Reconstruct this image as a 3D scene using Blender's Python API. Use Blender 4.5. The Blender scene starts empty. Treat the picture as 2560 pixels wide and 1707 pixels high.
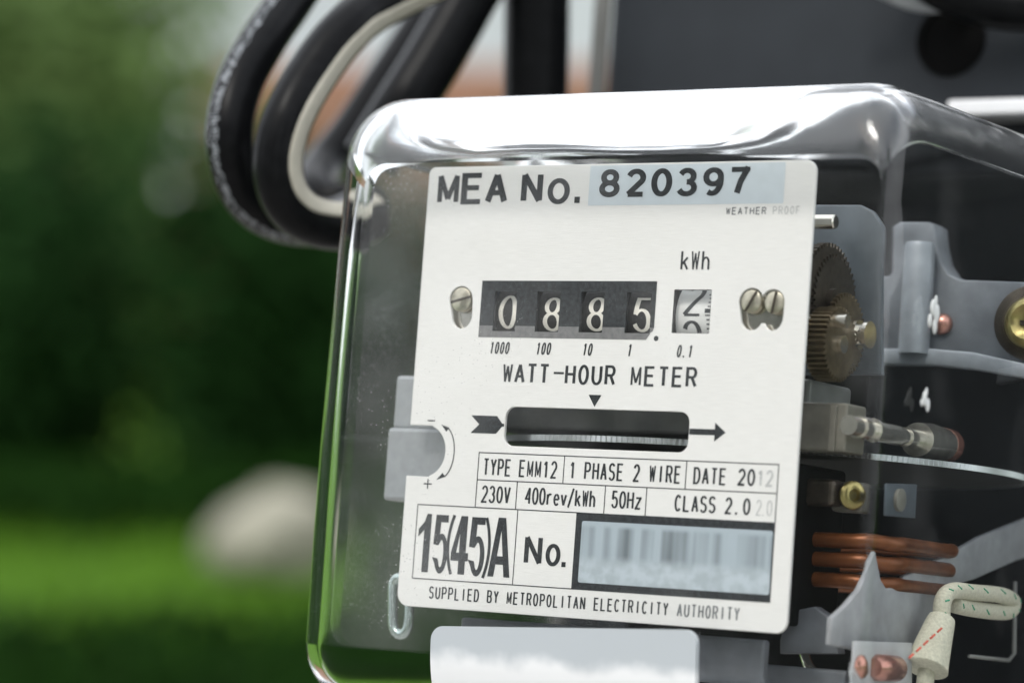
import bpy, bmesh, math, random
from mathutils import Vector, Matrix, noise

random.seed(7)
SC = bpy.context.scene
COL = SC.collection
R = math.radians

# ------------------------------------------------------------------ camera
CAM_H = 1.25
cam_d = bpy.data.cameras.new('camera')
cam = bpy.data.objects.new('camera', cam_d)
COL.objects.link(cam)
cam.location = (0, 0, CAM_H)
cam.rotation_euler = (R(87), 0, 0)
cam_d.sensor_width = 36
cam_d.lens = 107.14
cam_d.clip_start = 0.02
cam_d.clip_end = 500
cam_d.dof.use_dof = True
cam_d.dof.focus_distance = 0.710
cam_d.dof.aperture_fstop = 8.0
SC.camera = cam

# ------------------------------------------------------------------ sky and sun
SUN_EL, SUN_AZ = R(58), R(215)          # azimuth clockwise from +Y (camera looks along +Y)
w = bpy.data.worlds.new('World'); SC.world = w; w.use_nodes = True
nt = w.node_tree; nt.nodes.clear()
wo = nt.nodes.new('ShaderNodeOutputWorld'); bg = nt.nodes.new('ShaderNodeBackground')
sk = nt.nodes.new('ShaderNodeTexSky'); sk.sky_type = 'NISHITA'; sk.sun_disc = False
sk.sun_elevation = SUN_EL; sk.sun_rotation = SUN_AZ
sk.air_density = 1.0; sk.dust_density = 6.0; sk.ozone_density = 1.0
tcw = nt.nodes.new('ShaderNodeTexCoord'); cn_ = nt.nodes.new('ShaderNodeTexNoise')
cn_.inputs['Scale'].default_value = 2.2; cn_.inputs['Detail'].default_value = 7; cn_.inputs['Roughness'].default_value = .55
cr = nt.nodes.new('ShaderNodeValToRGB'); cr.color_ramp.elements[0].position = .36; cr.color_ramp.elements[1].position = .56
cr.color_ramp.elements[0].color = (.35, .35, .35, 1); cr.color_ramp.elements[1].color = (1, 1, 1, 1)
cm = nt.nodes.new('ShaderNodeMix'); cm.data_type = 'RGBA'; cm.inputs[7].default_value = (10.0, 10.3, 10.8, 1)   # bright overcast cloud
nt.links.new(tcw.outputs['Generated'], cn_.inputs[0]); nt.links.new(cn_.outputs[0], cr.inputs[0]); nt.links.new(cr.outputs[0], cm.inputs[0])
nt.links.new(sk.outputs[0], cm.inputs[6]); nt.links.new(cm.outputs[2], bg.inputs[0]); nt.links.new(bg.outputs[0], wo.inputs[0])
bg.inputs[1].default_value = 0.13
sd = bpy.data.lights.new('sun', 'SUN'); sd.energy = 0.9; sd.angle = R(14); sd.color = (1, .96, .9)
so = bpy.data.objects.new('sun', sd); COL.objects.link(so)
so.rotation_euler = Vector((math.sin(SUN_AZ)*math.cos(SUN_EL), math.cos(SUN_AZ)*math.cos(SUN_EL), math.sin(SUN_EL))).to_track_quat('Z', 'Y').to_euler()

SC.view_settings.view_transform = 'Standard'
SC.view_settings.look = 'None'
SC.view_settings.gamma = 1
SC.view_settings.exposure = 0.72
SC.cycles.transparent_max_bounces = 40
SC.cycles.max_bounces = 20
SC.cycles.transmission_bounces = 20
SC.cycles.glossy_bounces = 8
SC.cycles.sample_clamp_indirect = 12
SC.cycles.use_denoising = True

# ------------------------------------------------------------------ materials
def mat(name, col, rough=.5, metal=0., noise_=0., nscale=400., bump=0., spec=.5, stretch=None, coat=0.):
    m = bpy.data.materials.new(name); m.use_nodes = True
    t = m.node_tree; b = t.nodes['Principled BSDF']
    b.inputs['Base Color'].default_value = (*col, 1)
    b.inputs['Roughness'].default_value = rough
    b.inputs['Metallic'].default_value = metal
    b.inputs['Specular IOR Level'].default_value = spec
    b.inputs['Coat Weight'].default_value = coat
    if noise_ or bump:
        tc = t.nodes.new('ShaderNodeTexCoord'); n = t.nodes.new('ShaderNodeTexNoise')
        n.inputs['Scale'].default_value = nscale; n.inputs['Detail'].default_value = 6
        if stretch:
            mp = t.nodes.new('ShaderNodeMapping'); mp.inputs['Scale'].default_value = stretch
            t.links.new(tc.outputs['Object'], mp.inputs[0]); t.links.new(mp.outputs[0], n.inputs[0])
        else:
            t.links.new(tc.outputs['Object'], n.inputs[0])
        if noise_:
            r = t.nodes.new('ShaderNodeValToRGB')
            r.color_ramp.elements[0].position = .3; r.color_ramp.elements[1].position = .7
            r.color_ramp.elements[0].color = (*[max(0, c*(1-noise_)) for c in col], 1)
            r.color_ramp.elements[1].color = (*[min(1, c*(1+noise_)) for c in col], 1)
            t.links.new(n.outputs[0], r.inputs[0]); t.links.new(r.outputs[0], b.inputs['Base Color'])
        if bump:
            bp = t.nodes.new('ShaderNodeBump'); bp.inputs['Strength'].default_value = bump; bp.inputs['Distance'].default_value = .0004
            t.links.new(n.outputs[0], bp.inputs['Height']); t.links.new(bp.outputs[0], b.inputs['Normal'])
    return m

M = {}
M['plate'] = mat('brushed_aluminium_white', (.80, .80, .785), .42, .12, .04, 260, .1, .4, (1, 1, 14))
M['ink'] = mat('black_print', (.026, .030, .034), .5, 0, .5, 900, 0, .35)
M['ink_soft'] = mat('worn_print', (.16, .17, .18), .6, 0, .3, 900)
M['ink_refracted'] = mat('refracted_print', (.50, .51, .51), .6, 0, .15, 900)  # paler tone standing in for print distorted by the glass
M['ink_sheen'] = mat('print_sheen', (.17, .172, .175), .5, 0, .2, 700)  # black print greyed to paint in the reflection on its lower strip
M['blue'] = mat('pale_blue_sticker', (.60, .67, .72), .45, 0, .03, 300)
M['cream'] = mat('cream_digit', (.84, .82, .75), .5, 0, .06, 700)
M['drum_black'] = mat('drum_black', (.022, .022, .023), .45, 0, .3, 500)
M['drum_silver'] = mat('drum_silver', (.74, .75, .74), .45, .05, .05, 300)
M['nickel'] = mat('nickel', (.50, .47, .38), .28, .9, .2, 700, .1)
M['chrome'] = mat('polished_steel', (.66, .64, .58), .2, 1, .08, 300, .05)
M['brass'] = mat('brass', (.145, .115, .07), .34, .8, .25, 500, .05)
M['brass_dark'] = mat('dark_brass', (.085, .072, .058), .38, .8, .25, 400)
M['yellow_zinc'] = mat('yellow_zinc', (.34, .29, .12), .28, .9, .3, 300)
M['copper'] = mat('enamelled_copper', (.17, .055, .016), .36, .45, .25, 300)
M['rose'] = mat('rose_copper', (.50, .25, .20), .25, .8, .2, 400)
M['cast'] = mat('cast_grey', (.165, .18, .20), .5, .25, .18, 160, .4)
M['cast_light'] = mat('cast_light_grey', (.29, .315, .345), .45, .3, .16, 160, .3)
M['grey_paint'] = mat('grey_sheet', (.30, .31, .325), .55, .1, .14, 220, .4)
M['register'] = mat('blue_grey_sheet', (.075, .092, .108), .45, .1, .15, 200)
M['magnet'] = mat('silver_paint', (.34, .36, .375), .4, .35, .08, 400, .1)
M['olive'] = mat('olive_grey', (.17, .165, .14), .45, .2, .2, 200)
M['olive_dark'] = mat('core_steel_reflections', (.17, .18, .175), .45, .2, .45, 38)  # lighter, uneven tone paints in the reflections above the disc
M['black'] = mat('black_bakelite', (.004, .005, .0055), .5, 0, .3, 60, 0, .06)
M['disc'] = mat('disc_aluminium', (.62, .65, .66), .3, .85, .1, 200)
M['shaded_disc_face'] = mat('shaded_disc_face', (.07, .075, .075), .4, .5, .1, 200)  # faces darkened to paint in the black interior they mirror
M['steel'] = mat('satin_steel', (.66, .64, .58), .22, .9, .15, 300, .05)
M['disc_mark'] = mat('disc_mark', (.05, .05, .05), .5)
M['cream_mark'] = mat('cream_mark', (.72, .66, .52), .5)
M['white_plastic'] = mat('white_plastic', (.80, .81, .82), .35, 0, .02, 100)
M['card'] = mat('pale_card', (.42, .43, .44), .5, 0, .08, 200)
M['sleeve'] = mat('cream_braid', (.60, .58, .46), .8, 0, .14, 1500, .5)
M['green_thread'] = mat('green_thread', (.03, .30, .16), .8)
M['red_thread'] = mat('red_thread', (.65, .10, .06), .8)
M['clear_green'] = mat('greenish_silver', (.42, .50, .48), .18, .85, .15, 200)
M['dirt'] = mat('white_smear', (.62, .64, .63), .8)
M['cable'] = mat('black_cable', (.006, .0064, .007), .30, 0, .25, 300, .05, .08)
M['cable_stripe'] = mat('cream_stripe', (.42, .40, .33), .5, 0, .08, 300)
M['cable_print'] = mat('silver_print', (.26, .28, .30), .55)
M['cabinet'] = mat('dark_grey_paint', (.026, .030, .035), .45, 0, .15, 40, 0, .2)
M['strip'] = mat('pale_grey_metal', (.26, .26, .245), .5, .2, .08, 60)
M['rubber'] = mat('black_rubber', (.003, .003, .003), .8, spec=.1)
M['pale_cable'] = mat('pale_cable', (.45, .47, .49), .5)
M['lawn'] = mat('lawn', (.055, .125, .008), .9, 0, .4, 5, 0, .08)
M['blade'] = mat('grass_blade', (.075, .165, .010), .8, 0, .3, 3, 0, .08)
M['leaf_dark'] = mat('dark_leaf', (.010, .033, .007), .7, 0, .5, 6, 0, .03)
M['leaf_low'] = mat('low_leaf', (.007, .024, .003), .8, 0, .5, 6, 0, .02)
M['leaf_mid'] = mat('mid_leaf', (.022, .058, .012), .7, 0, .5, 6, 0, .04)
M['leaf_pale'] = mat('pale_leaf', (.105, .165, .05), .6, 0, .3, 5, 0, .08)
M['trunk'] = mat('bark', (.07, .05, .035), .9, 0, .4, 30)
M['stone'] = mat('pale_stone', (.25, .24, .185), .85, 0, .15, 8, .3)
M['render'] = mat('white_render', (.50, .52, .55), .85, 0, .05, 4)
M['terracotta'] = mat('terracotta', (.33, .17, .115), .8, 0, .15, 6)
M['bounce_paving'] = mat('bounce_paving', (.34, .32, .30), .85, 0, .15, 5, .2)
M['roof'] = mat('roof_tile', (.30, .11, .06), .8, 0, .2, 6)
M['pane'] = mat('window_pane', (.03, .04, .05), .05)
M['frame'] = mat('window_frame', (.7, .7, .7), .5)

def glass_bend(nm='clear_glass', ior=1.46, bump=.2, rough=.13, tint=(.965, .985, .98)):
    m = bpy.data.materials.new(nm); m.use_nodes = True
    t = m.node_tree; b = t.nodes['Principled BSDF']
    b.inputs['Base Color'].default_value = (*tint, 1)
    b.inputs['Roughness'].default_value = rough
    b.inputs['Transmission Weight'].default_value = 1
    b.inputs['IOR'].default_value = ior
    tc = t.nodes.new('ShaderNodeTexCoord'); n = t.nodes.new('ShaderNodeTexNoise')
    n.inputs['Scale'].default_value = 55; n.inputs['Detail'].default_value = 1
    bp = t.nodes.new('ShaderNodeBump'); bp.inputs['Strength'].default_value = bump; bp.inputs['Distance'].default_value = .002
    t.links.new(tc.outputs['Object'], n.inputs[0]); t.links.new(n.outputs[0], bp.inputs['Height'])
    t.links.new(bp.outputs[0], b.inputs['Normal'])
    return m
def glass_panel(FILM=.018, soft=0):
    # flat pane: a thin sheet passes light straight and mirrors by Fresnel; dust specks lie on it
    m = bpy.data.materials.new('clear_glass_pane'); m.use_nodes = True
    t = m.node_tree; t.nodes.clear(); N = t.nodes.new; L = t.links.new
    out = N('ShaderNodeOutputMaterial'); tr = N('ShaderNodeBsdfTransparent'); gl = N('ShaderNodeBsdfGlossy')
    tr.inputs[0].default_value = (.985, .985, .98, 1); gl.inputs['Roughness'].default_value = .02
    fr = N('ShaderNodeFresnel'); fr.inputs[0].default_value = 1.45
    geo = N('ShaderNodeNewGeometry'); inv = N('ShaderNodeMath'); inv.operation = 'MULTIPLY_ADD'
    inv.inputs[1].default_value = -1; inv.inputs[2].default_value = 1      # outer faces mirror, the back of a face does not twice
    L(geo.outputs['Backfacing'], inv.inputs[0])
    mu = N('ShaderNodeMath'); mu.operation = 'MULTIPLY'
    L(fr.outputs[0], mu.inputs[0]); L(inv.outputs[0], mu.inputs[1])
    mx = N('ShaderNodeMixShader'); L(mu.outputs[0], mx.inputs[0]); L(tr.outputs[0], mx.inputs[1]); L(gl.outputs[0], mx.inputs[2])
    tc = N('ShaderNodeTexCoord'); v = N('ShaderNodeTexVoronoi'); v.inputs['Scale'].default_value = 760
    L(tc.outputs['Object'], v.inputs['Vector'])
    n = N('ShaderNodeTexNoise'); n.inputs['Scale'].default_value = 30; n.inputs['Detail'].default_value = 3
    L(tc.outputs['Object'], n.inputs[0])
    th = N('ShaderNodeMapRange'); th.inputs[1].default_value = .36; th.inputs[2].default_value = .72
    th.inputs[3].default_value = .0; th.inputs[4].default_value = .125
    sp = N('ShaderNodeSeparateXYZ'); L(tc.outputs['Object'], sp.inputs[0])
    xg = N('ShaderNodeMapRange'); xg.inputs[1].default_value = -.02; xg.inputs[2].default_value = .03; xg.inputs[3].default_value = .07; xg.inputs[4].default_value = -.14
    L(sp.outputs['X'], xg.inputs[0]); ng = N('ShaderNodeMath'); L(n.outputs[0], ng.inputs[0]); L(xg.outputs[0], ng.inputs[1])   # thickest on the left
    L(ng.outputs[0], th.inputs[0])
    lt = N('ShaderNodeMath'); lt.operation = 'LESS_THAN'; L(v.outputs['Distance'], lt.inputs[0]); L(th.outputs[0], lt.inputs[1])
    film = N('ShaderNodeMath'); film.operation = 'MULTIPLY_ADD'; film.inputs[1].default_value = .34; fm = N('ShaderNodeMapRange'); fm.inputs[1].default_value = .38; fm.inputs[2].default_value = .68; fm.inputs[3].default_value = FILM*.12; fm.inputs[4].default_value = FILM*2.2
    L(ng.outputs[0], fm.inputs[0]); L(fm.outputs[0], film.inputs[2])
    L(lt.outputs[0], film.inputs[0])
    df = N('ShaderNodeBsdfDiffuse'); df.inputs[0].default_value = (.88, .89, .89, 1)
    if soft:                                # slightly uneven moulded wall: what stands behind it goes soft
        rf = N('ShaderNodeBsdfRefraction'); rf.inputs['IOR'].default_value = 1.012; rf.inputs['Roughness'].default_value = soft
        rf.inputs[0].default_value = (.94, .96, .96, 1); L(rf.outputs[0], mx.inputs[1])
    m2 = N('ShaderNodeMixShader'); L(film.outputs[0], m2.inputs[0]); L(mx.outputs[0], m2.inputs[1]); L(df.outputs[0], m2.inputs[2])
    L(m2.outputs[0], out.inputs[0])
    return m
M['glass'] = glass_bend(); M['glass_side'] = glass_bend('clear_glass_side', 1.07, .08, .12, (.90, .92, .92)); M['pane_clear'] = glass_panel(); M['pane_soft'] = glass_panel(.002, .2)

def barcode_mat():
    m = bpy.data.materials.new('smudged_bars'); m.use_nodes = True
    t = m.node_tree; N = t.nodes.new; L = t.links.new; b = t.nodes['Principled BSDF']
    b.inputs['Roughness'].default_value = .5
    tc = N('ShaderNodeTexCoord'); sp = N('ShaderNodeSeparateXYZ'); L(tc.outputs['Object'], sp.inputs[0])
    mp = N('ShaderNodeMapping'); mp.inputs['Scale'].default_value = (260, 1, 8); L(tc.outputs['Object'], mp.inputs[0])
    n = N('ShaderNodeTexNoise'); n.inputs['Scale'].default_value = 1; n.inputs['Detail'].default_value = 1.5; L(mp.outputs[0], n.inputs[0])
    r = N('ShaderNodeValToRGB'); r.color_ramp.elements[0].position = .36; r.color_ramp.elements[1].position = .62
    r.color_ramp.elements[0].color = (.15, .18, .20, 1); r.color_ramp.elements[1].color = (.38, .45, .50, 1)
    L(n.outputs[0], r.inputs[0])
    n2 = N('ShaderNodeTexNoise'); n2.inputs['Scale'].default_value = 330; L(tc.outputs['Object'], n2.inputs[0])
    r2 = N('ShaderNodeValToRGB'); r2.color_ramp.elements[0].position = .4; r2.color_ramp.elements[1].position = .62
    r2.color_ramp.elements[0].color = (.38, .44, .48, 1); r2.color_ramp.elements[1].color = (.47, .54, .59, 1)
    L(n2.outputs[0], r2.inputs[0])
    mr = N('ShaderNodeMapRange'); mr.interpolation_type = 'SMOOTHSTEP'
    mr.inputs[1].default_value = -.0515; mr.inputs[2].default_value = -.0485; L(sp.outputs['Z'], mr.inputs[0])
    mx = N('ShaderNodeMix'); mx.data_type = 'RGBA'; L(mr.outputs[0], mx.inputs[0]); L(r2.outputs[0], mx.inputs[6]); L(r.outputs[0], mx.inputs[7])
    top = N('ShaderNodeMapRange'); top.interpolation_type = 'SMOOTHSTEP'
    top.inputs[1].default_value = -.0432; top.inputs[2].default_value = -.0418; L(sp.outputs['Z'], top.inputs[0])
    m3 = N('ShaderNodeMix'); m3.data_type = 'RGBA'; L(top.outputs[0], m3.inputs[0]); L(mx.outputs[2], m3.inputs[6]); m3.inputs[7].default_value = (.38, .45, .50, 1)
    L(m3.outputs[2], b.inputs['Base Color'])
    return m
M['barcode'] = barcode_mat()

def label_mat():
    m = bpy.data.materials.new('painted_reflection_label'); m.use_nodes = True
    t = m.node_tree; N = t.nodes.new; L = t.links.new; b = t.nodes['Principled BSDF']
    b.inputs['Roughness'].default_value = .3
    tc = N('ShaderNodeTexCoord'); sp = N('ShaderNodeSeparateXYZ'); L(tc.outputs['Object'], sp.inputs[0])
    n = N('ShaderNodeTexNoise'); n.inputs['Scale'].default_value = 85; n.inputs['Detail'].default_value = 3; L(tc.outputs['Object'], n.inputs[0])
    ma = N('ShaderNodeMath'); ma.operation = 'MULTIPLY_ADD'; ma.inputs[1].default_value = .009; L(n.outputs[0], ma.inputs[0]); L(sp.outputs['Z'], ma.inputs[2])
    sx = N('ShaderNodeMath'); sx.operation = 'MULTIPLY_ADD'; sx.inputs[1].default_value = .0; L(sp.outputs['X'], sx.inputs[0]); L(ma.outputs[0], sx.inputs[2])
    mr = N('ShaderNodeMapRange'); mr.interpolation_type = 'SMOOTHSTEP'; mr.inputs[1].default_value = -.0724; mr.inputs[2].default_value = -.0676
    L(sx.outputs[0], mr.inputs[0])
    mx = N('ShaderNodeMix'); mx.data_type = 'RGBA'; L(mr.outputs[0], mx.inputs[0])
    mx.inputs[6].default_value = (.78, .79, .80, 1); mx.inputs[7].default_value = (.44, .475, .50, 1)  # grey upper band paints a reflection onto the white label
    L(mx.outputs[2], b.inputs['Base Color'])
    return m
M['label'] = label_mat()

# ------------------------------------------------------------------ helpers (millimetres inside, metres out)
K = .001
def obj(name, bm, m, parent=None, smooth=False):
    me = bpy.data.meshes.new(name); bm.normal_update(); bm.to_mesh(me); bm.free()
    for x in (m if isinstance(m, (list, tuple)) else [m]): me.materials.append(M[x])
    if smooth:
        for p in me.polygons: p.use_smooth = True
    o = bpy.data.objects.new(name, me); COL.objects.link(o)
    if parent: o.parent = parent
    return o
def tag(o, label, cat, group=None):
    o['label'] = label; o['category'] = cat
    if group: o['group'] = group
    return o
def empty(name, M4):
    o = bpy.data.objects.new(name, None); COL.objects.link(o); o.empty_display_size = .02; o.matrix_world = M4
    return o
def box(bm, x0, x1, y0, y1, z0, z1, bev=0.):
    r = bmesh.ops.create_cube(bm, size=1)
    vs = r['verts']
    for v in vs:
        v.co = Vector(((x0+x1)/2 + v.co.x*(x1-x0), (y0+y1)/2 + v.co.y*(y1-y0), (z0+z1)/2 + v.co.z*(z1-z0)))*K
    if bev:
        es = list({e for v in vs for e in v.link_edges})
        bmesh.ops.bevel(bm, geom=es, offset=bev*K, segments=3, affect='EDGES', profile=.5)
    return vs
def cyl(bm, c, axis, prof, seg=40):
    """lathe: prof = [(t along the axis, radius)] in mm, c = start point"""
    a = Vector(axis).normalized(); u = a.orthogonal().normalized(); v = a.cross(u); c = Vector(c)
    rings = []
    for t, r in prof:
        rings.append([bm.verts.new((c + a*t + (u*math.cos(2*math.pi*i/seg) + v*math.sin(2*math.pi*i/seg))*r)*K) for i in range(seg)])
    for A, B in zip(rings, rings[1:]):
        for i in range(seg):
            bm.faces.new((A[i], A[(i+1) % seg], B[(i+1) % seg], B[i]))
    bm.faces.new(rings[0][::-1]); bm.faces.new(rings[-1])
def crease(o, ang=35):
    me = o.data
    for p in me.polygons: p.use_smooth = True
    me.set_sharp_from_angle(angle=R(ang))
def prism(bm, pts, d0, d1, axis='y', bev=0):
    """closed outline in mm extruded between two depths; pts are (x,z) for axis y, (y,z) for axis x, (x,y) for axis z"""
    def mk(p, d):
        return Vector({'y': (p[0], d, p[1]), 'x': (d, p[0], p[1]), 'z': (p[0], p[1], d)}[axis])*K
    A = [bm.verts.new(mk(p, d0)) for p in pts]; B = [bm.verts.new(mk(p, d1)) for p in pts]
    n = len(pts)
    fs = [bm.faces.new(A), bm.faces.new(B[::-1])]
    for i in range(n): fs.append(bm.faces.new((A[i], B[i], B[(i+1) % n], A[(i+1) % n])))
    bmesh.ops.recalc_face_normals(bm, faces=fs)
    if bev:
        es = list({e for f in fs[:2] for e in f.edges})
        bmesh.ops.bevel(bm, geom=es, offset=bev*K, segments=2, affect='EDGES', profile=.5, clamp_overlap=True)
        bmesh.ops.triangulate(bm, faces=[f for f in bm.faces if len(f.verts) > 4])
    else: bmesh.ops.triangulate(bm, faces=fs[:2])
def spline(pts, n=10, closed=False):
    P = [Vector(p) for p in pts]; out = []
    N = len(P)
    for i in range(N if closed else N-1):
        if closed: a, b, c, d = P[i-1], P[i], P[(i+1) % N], P[(i+2) % N]
        else: a, b, c, d = P[max(i-1, 0)], P[i], P[i+1], P[min(i+2, N-1)]
        for k in range(n):
            t = k/n
            out.append(.5*((2*b) + (c-a)*t + (2*a-5*b+4*c-d)*t*t + (3*b-a-3*c+d)*t**3))
    if not closed: out.append(P[-1])
    return out
def frames(path, closed=False):
    n = len(path); T = []
    for i in range(n):
        a = path[i-1] if (i or closed) else path[0]; b = path[(i+1) % n] if (i < n-1 or closed) else path[-1]
        T.append((b-a).normalized())
    U = [T[0].orthogonal().normalized()]
    for i in range(1, n):
        u = U[-1] - T[i]*U[-1].dot(T[i]); U.append(u.normalized())
    return T, U
def tube(bm, path, r, seg=20, closed=False, k=K, cap=True):
    T, U = frames(path, closed); rings = []
    for i, p in enumerate(path):
        v = T[i].cross(U[i]); rr = r(i/(len(path)-1)) if callable(r) else r
        rings.append([bm.verts.new((Vector(p) + (U[i]*math.cos(2*math.pi*j/seg) + v*math.sin(2*math.pi*j/seg))*rr)*k) for j in range(seg)])
    m = len(rings)
    for i in range(m if closed else m-1):
        A, B = rings[i], rings[(i+1) % m]
        for j in range(seg): bm.faces.new((A[j], A[(j+1) % seg], B[(j+1) % seg], B[j]))
    if cap and not closed: bm.faces.new(rings[0][::-1]); bm.faces.new(rings[-1])
def rrect(x0, x1, z0, z1, r, n=8):
    o = []
    for cx, cz, a in ((x1-r, z1-r, 0), (x0+r, z1-r, 90), (x0+r, z0+r, 180), (x1-r, z0+r, 270)):
        for k in range(n+1):
            t = R(a + 90*k/n); o.append((cx + r*math.cos(t), cz + r*math.sin(t)))
    return o

# ------------------------------------------------------------------ lettering: glyphs drawn with a pen
def arc(cx, cz, rx, rz, a0, a1, n=10):
    return [(cx + rx*math.cos(R(a0+(a1-a0)*k/n)), cz + rz*math.sin(R(a0+(a1-a0)*k/n))) for k in range(n+1)]
def rbox(x0, x1, z0, z1, r):                                    # stadium-like O
    q = r
    return (arc(x1-q, z1-q, q, q, 0, 90, 5) + arc(x0+q, z1-q, q, q, 90, 180, 5) + arc(x0+q, z0+q, q, q, 180, 270, 5) + arc(x1-q, z0+q, q, q, 270, 360, 5))
G = {
 'A': [[(0, 0), (.5, 1), (1, 0)], [(.2, .33), (.8, .33)]],
 'B': [[(0, 0), (0, 1), (.6, 1)] + arc(.6, .76, .34, .24, 90, -90, 8) + [(0, .52)], [(.6, .52)] + arc(.62, .26, .38, .26, 90, -90, 8) + [(0, 0)]],
 'C': [arc(.5, .5, .5, .5, 42, 318, 18)],
 'D': [[(0, 0), (0, 1), (.4, 1)] + arc(.45, .5, .55, .5, 80, -80, 12) + [(.4, 0), (0, 0)]],
 'E': [[(1, 1), (0, 1), (0, 0), (1, 0)], [(0, .53), (.88, .53)]],
 'F': [[(1, 1), (0, 1), (0, 0)], [(0, .5), (.85, .5)]],
 'H': [[(0, 0), (0, 1)], [(1, 0), (1, 1)], [(0, .52), (1, .52)]],
 'I': [[(.5, 0), (.5, 1)]],
 'L': [[(0, 1), (0, 0), (1, 0)]],
 'M': [[(0, 0), (0, 1), (.5, .12), (1, 1), (1, 0)]],
 'N': [[(0, 0), (0, 1), (1, 0), (1, 1)]],
 'O': [arc(.5, .5, .5, .5, 0, 360, 28)],
 'P': [[(0, 0), (0, 1), (.6, 1)] + arc(.62, .74, .38, .26, 90, -90, 8) + [(0, .48)]],
 'R': [[(0, 0), (0, 1), (.6, 1)] + arc(.62, .75, .36, .25, 90, -90, 8) + [(0, .5)], [(.55, .5), (1, 0)]],
 'S': [arc(.5, .75, .48, .25, 25, 270, 12)[:-1] + arc(.5, .26, .5, .26, 90, -155, 12)],
 'T': [[(0, 1), (1, 1)], [(.5, 1), (.5, 0)]],
 'U': [[(0, 1)] + arc(.5, .35, .5, .35, 180, 360, 12) + [(1, 1)]],
 'V': [[(0, 1), (.5, 0), (1, 1)]],
 'W': [[(0, 1), (.22, 0), (.5, .9), (.78, 0), (1, 1)]],
 'Y': [[(0, 1), (.5, .48), (1, 1)], [(.5, .48), (.5, 0)]],
 '0': [arc(.5, .5, .5, .5, 0, 360, 28)],
 '1': [[(.18, .78), (.56, 1), (.56, 0)]],
 '2': [arc(.5, .72, .47, .28, 165, -30, 12) + [(0, 0), (1, 0)]],
 '3': [arc(.47, .745, .43, .255, 160, -90, 12), arc(.47, .255, .5, .265, 90, -162, 12)],
 '4': [[(.75, 0), (.75, 1), (0, .3), (1, .3)]],
 '5': [[(.92, 1), (.16, 1), (.08, .5)] + arc(.48, .32, .5, .32, 130, -160, 14)],
 '6': [arc(.5, .3, .48, .3, 0, 360, 18), arc(.55, .45, .53, .55, 60, 195, 12)],
 '7': [[(0, 1), (1, 1)] + [(.62, .5), (.42, 0)]],
 '8': [arc(.5, .755, .42, .245, 0, 360, 20), arc(.5, .26, .5, .26, 0, 360, 22)],
 '9': [arc(.5, .7, .48, .3, 0, 360, 18), arc(.45, .55, .53, .55, 15, -120, 12)],
 '(': [[(.0+.9*(k/6-1)**2, k/12) for k in range(12, -1, -1)]],
 ')': [[(1-.9*(k/6-1)**2, k/12) for k in range(12, -1, -1)]],
 '-': [[(0, .46), (1, .46)]],
 '/': [[(0, -.12), (1, 1.1)]],
 'k': [[(.05, 0), (.05, 1)], [(.9, .66), (.05, .26)], [(.38, .42), (.95, 0)]],
 'h': [[(.05, 0), (.05, 1)], [(.05, .4)] + arc(.5, .4, .42, .26, 160, 0, 8) + [(.92, 0)]],
 'r': [[(.1, 0), (.1, .66)], arc(.62, .36, .5, .3, 175, 60, 8)],
 'e': [[(.03, .35), (.95, .35)] + arc(.5, .33, .46, .33, 4, 318, 18)],
 'v': [[(.02, .66), (.5, 0), (.98, .66)]],
 'z': [[(.05, .66), (.95, .66), (.05, 0), (.95, 0)]],
 'o': [arc(.5, .36, .5, .36, 0, 360, 24)],
}
def pen(bm, pts, s, put, thin=None):
    """ribbon of width s along pts (2D, mm); thin = width of the horizontal strokes; corners are broken and lapped"""
    P = [Vector(p) for p in pts]
    P = [p for i, p in enumerate(P) if i == 0 or (p-P[i-1]).length > 1e-5]
    def wd(d): return s if thin is None else thin + (s-thin)*abs(d.y)**1.4
    n = len(P); closed = (P[0]-P[-1]).length < 1e-4 and n > 3
    cuts = []
    for i in range(n-1):
        if i == 0 and not closed: continue
        d1 = (P[i]-P[i-1 if i else -2]).normalized(); d2 = (P[i+1]-P[i]).normalized()
        if d1.dot(d2) < .82: cuts.append((i, d1, d2))
    if not cuts:
        stroke(bm, P, wd, put, closed); return
    if closed:
        k = cuts[0][0]; P = P[:-1]; P = P[k:] + P[:k+1]; cuts = [((i-k) % (n-1), a, b) for i, a, b in cuts]; cuts = sorted(cuts, key=lambda c: c[0])
        idx = [c[0] for c in cuts] + [n-1]
    else: idx = [0] + [c[0] for c in cuts] + [n-1]
    lap = {c[0]: c for c in cuts}
    for a, b in zip(idx, idx[1:]):
        Q_ = [p.copy() for p in P[a:b+1]]
        for e, o_, c in ((0, 1, lap.get(a)), (-1, -2, lap.get(b if b != n-1 or not closed else 0))):
            if c:
                dt = c[1].dot(c[2]); other = c[2] if e == -1 else c[1]
                if abs(dt) < .6: Q_[e] += (Q_[e]-Q_[o_]).normalized()*wd(other)/2*.98
        stroke(bm, Q_, wd, put, False)
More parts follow.
